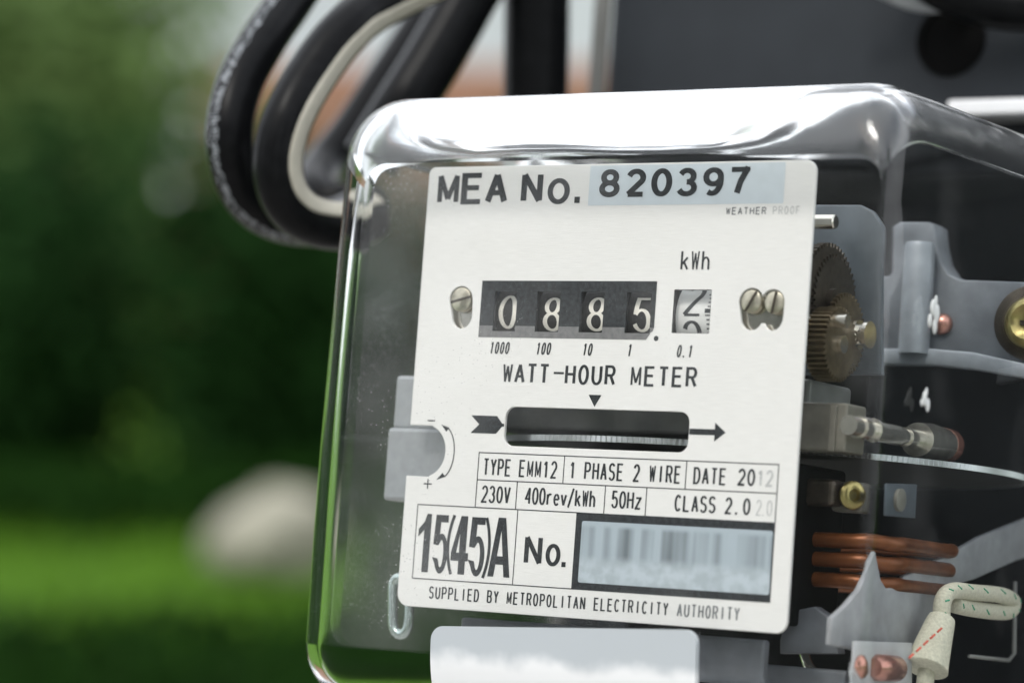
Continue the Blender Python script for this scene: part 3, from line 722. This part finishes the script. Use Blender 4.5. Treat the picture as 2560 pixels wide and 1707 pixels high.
bm = bmesh.new(); tube(bm, [Vector((93.0, 41.38, -68.87)), Vector((93.0, 40.82, -74.84))], 1.9, 16); part('insulating_sleeve', bm, 'sleeve', smooth=True)
bm = bmesh.new(); tube(bm, [Vector((90.0, 72.09, -65.87)), Vector((90.0, 95.59, -66.3)), Vector((90.0, 98.55, -64.52)), Vector((90.0, 96.5, -46.98))], .45, 8); part('thin_wire', bm, 'strip', smooth=True)
# pale card with two rose-coloured terminals
sheet('terminal_card', [(6.38, -64.31), (37.42, -63.75), (39.19, -76.02), (6.83, -76.52)], 90.4, 91, 'card', 'x')
bm = bmesh.new(); cyl(bm, (91.0, 9.78, -69.77), (1, -.2, 0), [(0, 2.6), (.8, 2.6), (1.4, 1.8), (1.6, .3)], 24); part('terminal_screw', bm, 'rose', crs=50)
bm = bmesh.new(); cyl(bm, (91.6, 16.47, -69.76), (0, 1, 0), [(0, 2.0), (2, 3.0), (11, 3.0), (13, 2.0)], 24); part('terminal_screw', bm, 'rose', crs=50)
# silver magnet behind the notch, sealing loop, lower frame rails
bm = bmesh.new(); box(bm, -38.11, -16, 8, 14, -21.06, -7.95, .9); box(bm, -38.0, -18, 6, 13.5, -38.63, -20.88, .9); part('brake_magnet', bm, 'magnet')
bm = bmesh.new()
lp = [Vector((-33.2, 9.0, -57.16)), Vector((-30.76, 9.0, -58.5)), Vector((-29.76, 9.0, -63.71)), Vector((-29.79, 9.0, -68.98)), Vector((-31.67, 9.0, -70.78)), Vector((-33.87, 9.0, -69.24)), Vector((-34.62, 9.0, -64.01)), Vector((-34.85, 9.0, -58.73))]
tube(bm, spline(lp, 6, True), 1.2, 12, True); part('sealing_loop', bm, 'clear_green', smooth=True)
bm = bmesh.new(); box(bm, -14, 68, 8, 11, -76, -65.5, .8); part('lower_rail', bm, 'cast')
bm = bmesh.new(); box(bm, 62, 84, 18, 21, -76, -71, .8); part('lower_rail', bm, 'cast')
bm = bmesh.new(); tube(bm, spline([(70, 24, -68), (74, 22, -72), (84, 22, -74), (90, 30, -74.5)], 8), 1.2, 10); part('thin_wire', bm, 'chrome', smooth=True)

# ---- moulded glass cover
CHAM = [(0, 0), (.01, .04), (.04, .075), (.16, .095), (.28, .125), (.45, .35), (.62, .58), (.80, .83), (1, 1)]      # (depth, rise): a short ceiling, then the thick top's inner chamfer
def cham(t):
    t *= len(CHAM)-1; i = min(int(t), len(CHAM)-2); f = t-i
    a, b = CHAM[i], CHAM[i+1]; return a[0]+(b[0]-a[0])*f, a[1]+(b[1]-a[1])*f
def shell(x0, x1, z0, z1, yf, yb, rc, fx0, fx1, fz0, fz1, frc, ry_top, ry_bot, ry_side, ry_right, draft, NA=16, NC=12, chamfer=False):
    outer = rrect(x0, x1, z0, z1, rc, NC); front = rrect(fx0, fx1, fz0, fz1, frc, NC)
    # split the long straight runs so that the glass can ripple
    def refine(L):
        o = []
        n = len(L); per = NC+1
        for i in range(n):
            o.append(L[i])
            if (i+1) % per == 0:
                a, b = L[i], L[(i+1) % n]
                for k in range(1, 10): o.append((a[0]+(b[0]-a[0])*k/10, a[1]+(b[1]-a[1])*k/10))
        return o
    outer = refine(outer); front = refine(front)
    per = NC+1+9
    rings = []
    n = len(outer)
    def away(x):                                                # 0 along the thick middle of the top, 1 towards its ends
        a = max(0, min(1, (x-50)/30)); b = max(0, min(1, (-18-x)/18)); a = max(a, b); return a*a*(3-2*a)
    if chamfer: outer = [(o[0], o[1] + (4.1*away(o[0]) if f[1] > fz1-frc-.1 and o[1] > f[1] else 0)) for f, o in zip(front, outer)]
    if chamfer: front = [(f[0], f[1] - (1.6*away(f[0]) if f[1] > fz1-frc-.1 else 0)) for f in front]
    def ry(i):
        if front[i][0] > fx1-frc-.1 and abs(outer[i][1]-front[i][1]) < 6: return ry_right
        dz = outer[i][1]-front[i][1]; dx = outer[i][0]-front[i][0]
        wz = abs(dz)/(abs(dz)+abs(dx)+1e-6); rv = (ry_top - (8.4*away(outer[i][0]) if chamfer else 0)) if dz > 0 else ry_bot
        return ry_side + (rv-ry_side)*(wz*wz*(3-2*wz))
    ins = [(f[0]*.995+ .005*(fx0+fx1)/2, f[1]*.995+.005*(fz0+fz1)/2) for f in front]
    rings.append([Vector((p[0], yf, p[1])) for p in ins])
    for k in range(NA+1):
        a = R(90*k/NA)
        ring = []
        for i, (f, o) in enumerate(zip(front, outer)):
            h, d = math.sin(a), 1-math.cos(a)
            hz = h
            if chamfer and o[1] > f[1]:
                dz = o[1]-f[1]; dx = abs(o[0]-f[0]); wz = dz/(dz+dx+1e-6); wz = wz*wz*(3-2*wz)
                wz *= 1-away(o[0])
                cd, ch = cham(k/NA); d += (cd-d)*wz; hz += (ch-h)*wz; h += (ch-h)*wz
            ring.append(Vector((f[0]+(o[0]-f[0])*h, yf+ry(i)*d, f[1]+(o[1]-f[1])*hz)))
        rings.append(ring)
    cx, cz = (x0+x1)/2, (z0+z1)/2
    for yy in (24, 28, 62, yb):
        rings.append([Vector((cx+(o[0]-cx)*(1+draft*(yy-yf)/100), yy, cz+(o[1]-cz)*(1+draft*(yy-yf)/100))) for o in outer])
    return rings, per, NC
def cover():
    bm = bmesh.new()
    TH = 3.4
    ro, per, NC = shell(-52.2, 101.0, -88.5, 60.5, -9.5, 144, 14, -39.5, 98.2, -74.5, 41.5, 6, 20, 14, 11, 3.2, .016)
    ri, _, _ = shell(-52.2+TH, 101.0-TH, -88.5+TH, 53.0, -9.5+TH, 144, 10, -39.0, 96.4, -74.0, 42.6, 5, 25, 10.5, 7.6, 1.8, .016, chamfer=True)
    def ripple(L, amp):
        for k, ring in enumerate(L):
            if 2 <= k <= 12:
                for p in ring:
                    q = noise.noise_vector(Vector((p.x*.03, p.y*.05, p.z*.05))); p += Vector((q.x*.3, q.y, q.z))*amp
    ripple(ro, .2); ripple(ri, 1.0)
    VO = [[bm.verts.new(p*K) for p in ring] for ring in ro]; VI = [[bm.verts.new(p*K) for p in ring] for ring in ri]
    n = len(VO[0])
    for V, sgn in ((VO, 1), (VI, -1)):
        f = bm.faces.new(V[0] if sgn < 0 else V[0][::-1]); f.material_index = 1
        for k in range(len(V)-1):
            A, B = V[k], V[k+1]
            for i in range(n):
                j = (i+1) % n
                q = (A[i], B[i], B[j], A[j]) if sgn < 0 else (A[i], A[j], B[j], B[i])
                f = bm.faces.new(q); f.smooth = True
                straight = (i % per) >= NC
                q4 = i//per; run = (i % per) >= NC
                if k == 0 or (k >= 17 and straight): f.material_index = 1
                elif q4 == 3 and run: f.material_index = 1
                elif q4 == 0 or (q4 == 1 and not run): f.material_index = 0
                else: f.material_index = 2
                if q4 == 3 and run and k >= 17 and sgn < 0: f.material_index = 3
    for i in range(n):
        j = (i+1) % n; f = bm.faces.new((VO[-1][i], VO[-1][j], VI[-1][j], VI[-1][i]))
    bmesh.ops.recalc_face_normals(bm, faces=bm.faces)
    o = part('glass_cover', bm, ['glass', 'pane_clear', 'glass_side', 'pane_soft'])
    return o
gc = cover()
bm = bmesh.new()
for p, r in (((103.2, 11.61, 11.92), .7), ((103.2, 10.25, 10.2), 1.1), ((103.2, 12.25, 9.09), 1.3), ((103.2, 9.09, 7.15), .9), ((103.2, 11.76, 6.11), 1.0), ((103.2, 9.55, -8.64), .6), ((103.2, 8.86, -10.15), 1.0), ((103.2, 10.64, -11.42), .9), ((103.2, 7.42, -11.16), .5)):
    m4 = Matrix.Translation(Vector(p)*K) @ Matrix.Diagonal((.25, .8, 1.3, 1))
    bmesh.ops.create_icosphere(bm, subdivisions=2, radius=r*1.35*K, matrix=m4)
obj('white_smear', bm, 'dirt', gc, True)

# ---- white label fixed across the lower front of the glass
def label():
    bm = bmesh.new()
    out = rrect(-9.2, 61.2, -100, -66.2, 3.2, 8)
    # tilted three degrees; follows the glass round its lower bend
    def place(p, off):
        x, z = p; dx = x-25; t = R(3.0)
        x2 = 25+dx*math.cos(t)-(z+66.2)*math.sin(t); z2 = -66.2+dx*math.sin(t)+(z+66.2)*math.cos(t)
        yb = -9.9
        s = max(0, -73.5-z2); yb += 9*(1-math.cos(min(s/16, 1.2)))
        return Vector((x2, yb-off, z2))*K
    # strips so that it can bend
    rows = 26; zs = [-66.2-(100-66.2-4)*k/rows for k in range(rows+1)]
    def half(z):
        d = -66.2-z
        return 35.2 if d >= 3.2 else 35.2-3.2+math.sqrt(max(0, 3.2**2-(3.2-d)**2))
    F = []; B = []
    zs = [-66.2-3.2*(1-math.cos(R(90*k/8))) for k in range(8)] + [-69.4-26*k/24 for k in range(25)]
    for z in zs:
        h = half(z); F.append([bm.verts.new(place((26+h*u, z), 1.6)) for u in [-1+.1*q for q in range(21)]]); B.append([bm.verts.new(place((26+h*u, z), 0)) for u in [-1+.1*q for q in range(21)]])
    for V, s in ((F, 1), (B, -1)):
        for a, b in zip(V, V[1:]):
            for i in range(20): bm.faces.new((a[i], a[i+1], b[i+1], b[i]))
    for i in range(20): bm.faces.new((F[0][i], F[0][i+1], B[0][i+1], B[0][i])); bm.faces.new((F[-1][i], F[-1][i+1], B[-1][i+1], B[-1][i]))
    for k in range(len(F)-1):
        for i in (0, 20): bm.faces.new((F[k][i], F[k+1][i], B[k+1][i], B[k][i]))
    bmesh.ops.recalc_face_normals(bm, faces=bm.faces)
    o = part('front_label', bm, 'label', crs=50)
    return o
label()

# ------------------------------------------------------------------ cables (world space, millimetres from the ground point under the camera)
CP = Vector((0, 0, CAM_H*1000))
def cable(name, pts, r, label, group=None, stripe=None, printed=False):
    path = spline(pts, 14)
    c = Vector(path[len(path)//2]); o0 = c*K
    bm = bmesh.new(); tube(bm, [Vector(p)-c for p in path], r, 28)
    o = obj(name, bm, 'cable', None, True); o.location = o0; tag(o, label, 'cable', group)
    n = len(path)
    if stripe or printed:
        bm = bmesh.new()
        rows = []
        for i in range(n):
            a = path[max(i-1, 0)]; b = path[min(i+1, n-1)]; t = (b-a).normalized()
            tc = (CP-path[i]); tc = (tc - t*tc.dot(t)).normalized(); sd_ = t.cross(tc)
            rows.append((path[i]-c, t, tc, sd_))
        if stripe:
            a0, a1 = stripe
            V = []
            for p, t, tc, s in rows:
                V.append([bm.verts.new((p + (tc*math.cos(R(a)) + s*math.sin(R(a)))*rr)*K) for a, rr in [(a0, r-.3)] + [(a0+(a1-a0)*k/6, r+.18) for k in range(7)] + [(a1, r-.3)]])
            for A, B in zip(V, V[1:]):
                for i in range(8): bm.faces.new((A[i], A[i+1], B[i+1], B[i]))
            bmesh.ops.recalc_face_normals(bm, faces=bm.faces)
            obj('stripe', bm, 'cable_stripe', o, True)
        if printed:
            rnd = random.Random(3)
            for i in range(n-1):
                p, t, tc, s = rows[i]; L = (path[i+1]-path[i]).length; u = 0
                while u < L:
                    ws_ = rnd.choice((.5, .7, .9, 1.3)); gap = rnd.choice((.4, .5, .7, 1.6))
                    a0 = printed + rnd.uniform(-5, 4); a1 = a0 + rnd.uniform(10, 26)
                    vs = []
                    for uu, a in ((u, a0), (min(u+ws_, L), a0), (min(u+ws_, L), a1), (u, a1)):
                        vs.append(bm.verts.new((p + t*uu + (tc*math.cos(R(a)) + s*math.sin(R(a)))*(r+.06))*K))
                    bm.faces.new(vs); u += ws_+gap
            obj('printed_marks', bm, 'cable_print', o)
    return o
cable('black_cable', [(-50.5, 854.7, 1317.6), (-60.5, 838.8, 1299.7), (-67.0, 825.1, 1288.1), (-72.3, 814.5, 1276.5), (-74.6, 807.9, 1264.9), (-74.1, 807.4, 1255.5), (-71.3, 811.0, 1247.2), (-65.8, 818.7, 1241.5), (-58.0, 830.5, 1238.7), (-49.1, 845.6, 1239.0), (-39.9, 860.8, 1243.3)], 6.3,
      'black cable loop with silver printed marks, outermost on the left', stripe=None, printed=32)
cable('black_cable', [(-6.6, 834.4, 1312.4), (-33.9, 821.7, 1298.4), (-44.5, 809.2, 1289.2), (-52.7, 800.5, 1277.4), (-57.9, 794.0, 1267.0), (-60.4, 791.5, 1257.7), (-60.2, 791.1, 1250.3), (-57.7, 792.8, 1244.3), (-53.0, 796.6, 1240.3), (-45.7, 802.5, 1238.5), (-37.7, 812.6, 1240.4)], 6.7,
      'black cable loop with a cream stripe along its inner edge', stripe=(-66,-24))
cable('black_cable', [(-13.9, 1015.4, 1327.4), (-22.7, 994.6, 1312.4), (-31.5, 978.8, 1296.6), (-41.2, 962.9, 1280.2), (-49.6, 952.2, 1266.5), (-56.8, 941.6, 1256.4), (-59.5, 931.3, 1250.9), (-58.6, 921.1, 1246.6), (-53.7, 915.9, 1243.9), (-46.7, 915.9, 1243.4)], 6.4,
      'plain black cable slanting behind the striped loop and curling under it')
cable('black_cable', [(-1.8, 904.8, 1319.0), (-10.6, 899.2, 1307.5), (-17.3, 893.6, 1295.2), (-24.2, 887.9, 1283.0), (-32.6, 882.2, 1269.4), (-40.8, 881.5, 1256.0)], 8.6,
      'thick grey-lit black cable slanting down behind the top left corner of the meter')
cable('vertical_cable', [(7.6, 910.4, 1329.7), (7.4, 908.7, 1296.1), (7.0, 907.4, 1272.9), (6.5, 905.0, 1226.4), (5.9, 902.3, 1174.7)], 9.8,
      'straight vertical black cable beside the pale strip of the cabinet')

# ------------------------------------------------------------------ cabinet behind the meter
cab = empty('metal_cabinet', METER @ Matrix.Translation((.05, .15, -.2)))
tag(cab, 'dark grey metal cabinet behind the top right of the meter', 'cabinet')
CO = Vector((.05, .15, -.2))
def cpart(name, bm, m, smooth=False, crs=None):
    o = obj(name, bm, m, cab, smooth); o.location = -CO
    if crs: crease(o, crs)
    return o
bm = bmesh.new(); box(bm, -80.44, 250, 165, 280, -200, 180, 3); cpart('cabinet_body', bm, 'cabinet')
bm = bmesh.new(); box(bm, -89.28, -83.8, 170, 172, -200, 180, .4); cpart('edge_strip', bm, 'strip')
bm = bmesh.new(); cyl(bm, (31.55, 164.9, 103.84), (0, -1, 0), [(0, 10.6), (.8, 10.2), (.8, 8.5), (.2, 8.3)], 40); cpart('rubber_grommet', bm, 'rubber', crs=40)
bm = bmesh.new(); box(bm, 37.36, 96, 152, 164.8, 79.86, 84.46, 1)
wb2 = obj('white_block', bm, 'white_plastic'); wb2.matrix_world = METER; tag(wb2, 'white plastic block behind the top right edge of the glass cover', 'plastic block')
cable('black_conduit', [(101.3, 845.0, 1322.8), (111.4, 839.2, 1308.0), (122.6, 833.8, 1300.6), (136.2, 829.6, 1297.0), (153.1, 825.6, 1297.7)], 6.6,
      'thick black cable curving across the top right corner')
o = cable('pale_cable', [(94.0, 854.2, 1307.9), (103.5, 851.9, 1303.1), (111.7, 849.8, 1299.6), (120.1, 849.7, 1299.1), (131.0, 849.8, 1300.3)], 2.4,
      'thin pale cable tucked under the black cable at the top right')
o.data.materials[0] = M['pale_cable']

# ------------------------------------------------------------------ garden
def structure(o): o['kind'] = 'structure'; return o
def grid(name, x0, x1, y0, y1, z, m):
    bm = bmesh.new(); bm.faces.new([bm.verts.new(p) for p in ((x0, y0, z), (x1, y0, z), (x1, y1, z), (x0, y1, z))])
    return structure(obj(name, bm, m))
grid('lawn', -200, 200, -200, 400, 0, 'lawn')
bm = bmesh.new(); box(bm, -6000, 6000, -9000, 3600, -20, 15, 4); structure(obj('bounce_paving', bm, 'bounce_paving'))      # unseen terrace, added so ground light reaching the meter stays neutral
rnd = random.Random(11)
bm = bmesh.new()
for _ in range(9000):
    x = rnd.uniform(-2.4, 1.2); y = rnd.uniform(5, 12); h = rnd.uniform(.04, .09); a = rnd.uniform(0, 6.28)
    dx, dy = math.cos(a)*.006, math.sin(a)*.006; lx, ly = rnd.uniform(-.03, .03), rnd.uniform(-.03, .03)
    bm.faces.new([bm.verts.new(p) for p in ((x-dx, y-dy, 0), (x+dx, y+dy, 0), (x+lx, y+ly, h))])
g = obj('grass', bm, 'blade'); g['kind'] = 'stuff'
def leaves(bm, c, rad, n, size, rnd, shell_=.55):
    for _ in range(n):
        d = Vector((rnd.gauss(0, 1), rnd.gauss(0, 1), rnd.gauss(0, 1))).normalized()
        k = rnd.uniform(shell_, 1.0) * (1 + .22*noise.noise(d*2.3 + Vector(c)))
        p = Vector((c[0]+d.x*rad[0]*k, c[1]+d.y*rad[1]*k, c[2]+d.z*rad[2]*k))
        if p.z < .02: continue
        u = Vector((rnd.gauss(0, 1), rnd.gauss(0, 1), rnd.gauss(0, 1))).normalized(); v = u.orthogonal().normalized(); s = size*rnd.uniform(.6, 1.3)
        f = bm.faces.new([bm.verts.new(p+u*s), bm.verts.new(p+v*s*.45), bm.verts.new(p-u*s), bm.verts.new(p-v*s*.45)])
def shrub(name, cat, label, x, y, h, wd, m, n, size, group=None, trunk=.05):
    rr = random.Random(int(x*100)+int(y*10))
    t = empty(name, Matrix.Translation((x, y, 0))); tag(t, label, cat, group)
    bm = bmesh.new()
    for k in range(7):
        a = rr.uniform(0, 6.28); q = rr.uniform(.0, .45)
        leaves(bm, (math.cos(a)*q*wd, math.sin(a)*q*wd, rr.uniform(.2, .68)*h if trunk < .2 else trunk*h + rr.uniform(.15, .62)*h*(1-trunk)), (wd*.55, wd*.55, h*.36), n//7, size, rr, .2)
    obj('foliage', bm, m, t)
    bm = bmesh.new()
    tube(bm, spline([(0, 0, 0), (.03, .02, h*.3), (-.02, .03, h*.75)], 5), lambda s: .07*(1-.7*s), 10, k=1)
    for k in range(5):
        a = k*1.3; tube(bm, [Vector((0, 0, h*(.2+.08*k))), Vector((math.cos(a)*wd*.4, math.sin(a)*wd*.4, h*(.45+.09*k)))], lambda s: .03*(1-.8*s), 6, k=1)
    obj('trunk', bm, 'trunk', t)
    return t
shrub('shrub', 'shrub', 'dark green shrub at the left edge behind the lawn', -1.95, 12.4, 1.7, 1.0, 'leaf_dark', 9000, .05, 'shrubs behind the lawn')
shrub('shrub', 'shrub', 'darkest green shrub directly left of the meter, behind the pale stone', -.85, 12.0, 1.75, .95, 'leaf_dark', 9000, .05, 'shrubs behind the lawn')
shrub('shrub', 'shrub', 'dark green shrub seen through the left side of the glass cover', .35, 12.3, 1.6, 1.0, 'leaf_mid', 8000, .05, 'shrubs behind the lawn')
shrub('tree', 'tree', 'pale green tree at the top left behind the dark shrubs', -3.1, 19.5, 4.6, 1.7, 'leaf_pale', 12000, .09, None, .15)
# dark ground cover in front of the lawn
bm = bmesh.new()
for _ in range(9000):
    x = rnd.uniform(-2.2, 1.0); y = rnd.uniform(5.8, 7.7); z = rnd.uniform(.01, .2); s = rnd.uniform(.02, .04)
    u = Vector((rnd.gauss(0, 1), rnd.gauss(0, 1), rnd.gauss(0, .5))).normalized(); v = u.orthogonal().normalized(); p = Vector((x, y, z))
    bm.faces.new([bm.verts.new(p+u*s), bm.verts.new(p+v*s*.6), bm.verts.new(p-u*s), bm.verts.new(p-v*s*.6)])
for _ in range(5000):                       # added along the foot of the hedge to stand for its shadow
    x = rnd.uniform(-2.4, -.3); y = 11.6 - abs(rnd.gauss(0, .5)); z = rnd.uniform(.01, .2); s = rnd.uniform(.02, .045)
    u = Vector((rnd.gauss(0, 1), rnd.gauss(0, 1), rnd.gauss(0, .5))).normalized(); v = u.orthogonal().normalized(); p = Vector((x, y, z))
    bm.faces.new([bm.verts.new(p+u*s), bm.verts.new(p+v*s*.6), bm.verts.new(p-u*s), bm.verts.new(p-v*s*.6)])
for _ in range(7000):  # planting added to darken the lawn seen through the cover
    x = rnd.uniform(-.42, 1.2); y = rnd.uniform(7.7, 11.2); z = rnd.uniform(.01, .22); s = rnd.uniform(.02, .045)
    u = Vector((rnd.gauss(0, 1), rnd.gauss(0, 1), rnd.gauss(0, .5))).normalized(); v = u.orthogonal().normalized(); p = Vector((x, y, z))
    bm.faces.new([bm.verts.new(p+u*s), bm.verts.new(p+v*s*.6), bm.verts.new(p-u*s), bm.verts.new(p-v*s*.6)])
g = obj('ground_cover_and_shade', bm, 'leaf_low'); g['kind'] = 'stuff'
# pale stone on the lawn
bm = bmesh.new(); bmesh.ops.create_icosphere(bm, subdivisions=4, radius=1)
for v in bm.verts:
    q = v.co.copy(); k = 1+.6*noise.noise(q*1.0+Vector((3.4, 1.2, 2.7)))+.05*noise.noise(q*5)
    v.co = Vector((q.x*.165*k, q.y*.16*k, q.z*.18*k+.13))
st = obj('boulder', bm, 'stone', None, True); st.location = (-.76, 9.6, 0); tag(st, 'pale rounded stone lying on the lawn left of the meter', 'stone')
# house
hs = empty('house', Matrix.Translation((-.4, 22, 0))); tag(hs, 'white house with a terracotta lower wall, blurred behind the cables', 'house')
bm = bmesh.new(); box(bm, -1900, 6000, 0, 5000, 0, 2080); obj('lower_wall', bm, 'terracotta', hs)
bm = bmesh.new(); box(bm, -1900, 6000, 40, 4960, 2084, 4200); obj('upper_wall', bm, 'render', hs)
bm = bmesh.new(); prism(bm, [(-400, 4200), (2500, 5600), (5400, 4200)], -2300, 6400, 'x'); obj('roof', bm, 'roof', hs)
for xw in (2600, 4400):
    bm = bmesh.new(); box(bm, xw, xw+900, -20, 60, 2500, 3700); wf = obj('window', bm, 'frame', hs)
    bm = bmesh.new(); box(bm, xw+60, xw+840, -26, -16, 2560, 3640); obj('pane', bm, 'pane', wf)

# unseen trees added round the camera to block low sky and darken reflections
for lab_, x, y, h, wd in (('unseen sky-blocking tree behind the camera, to the left', -6.5, -3.5, 7.5, 2.8), ('tallest unseen sky-blocking tree straight behind the camera', -3.0, -6.5, 8.0, 3.0),
                          ('unseen sky-blocking tree behind the camera, to the right', 2.2, -7.5, 8.0, 3.0), ('unseen sky-blocking tree beside the camera, on its right', 6.5, -4.0, 7.5, 2.8), ('unseen sky-blocking tree far out on the left of the camera', -8.5, 1.5, 7.0, 2.6)):
    shrub('tree', 'tree', lab_, x, y, h, wd, 'leaf_mid', 9000, .13, None, .12)
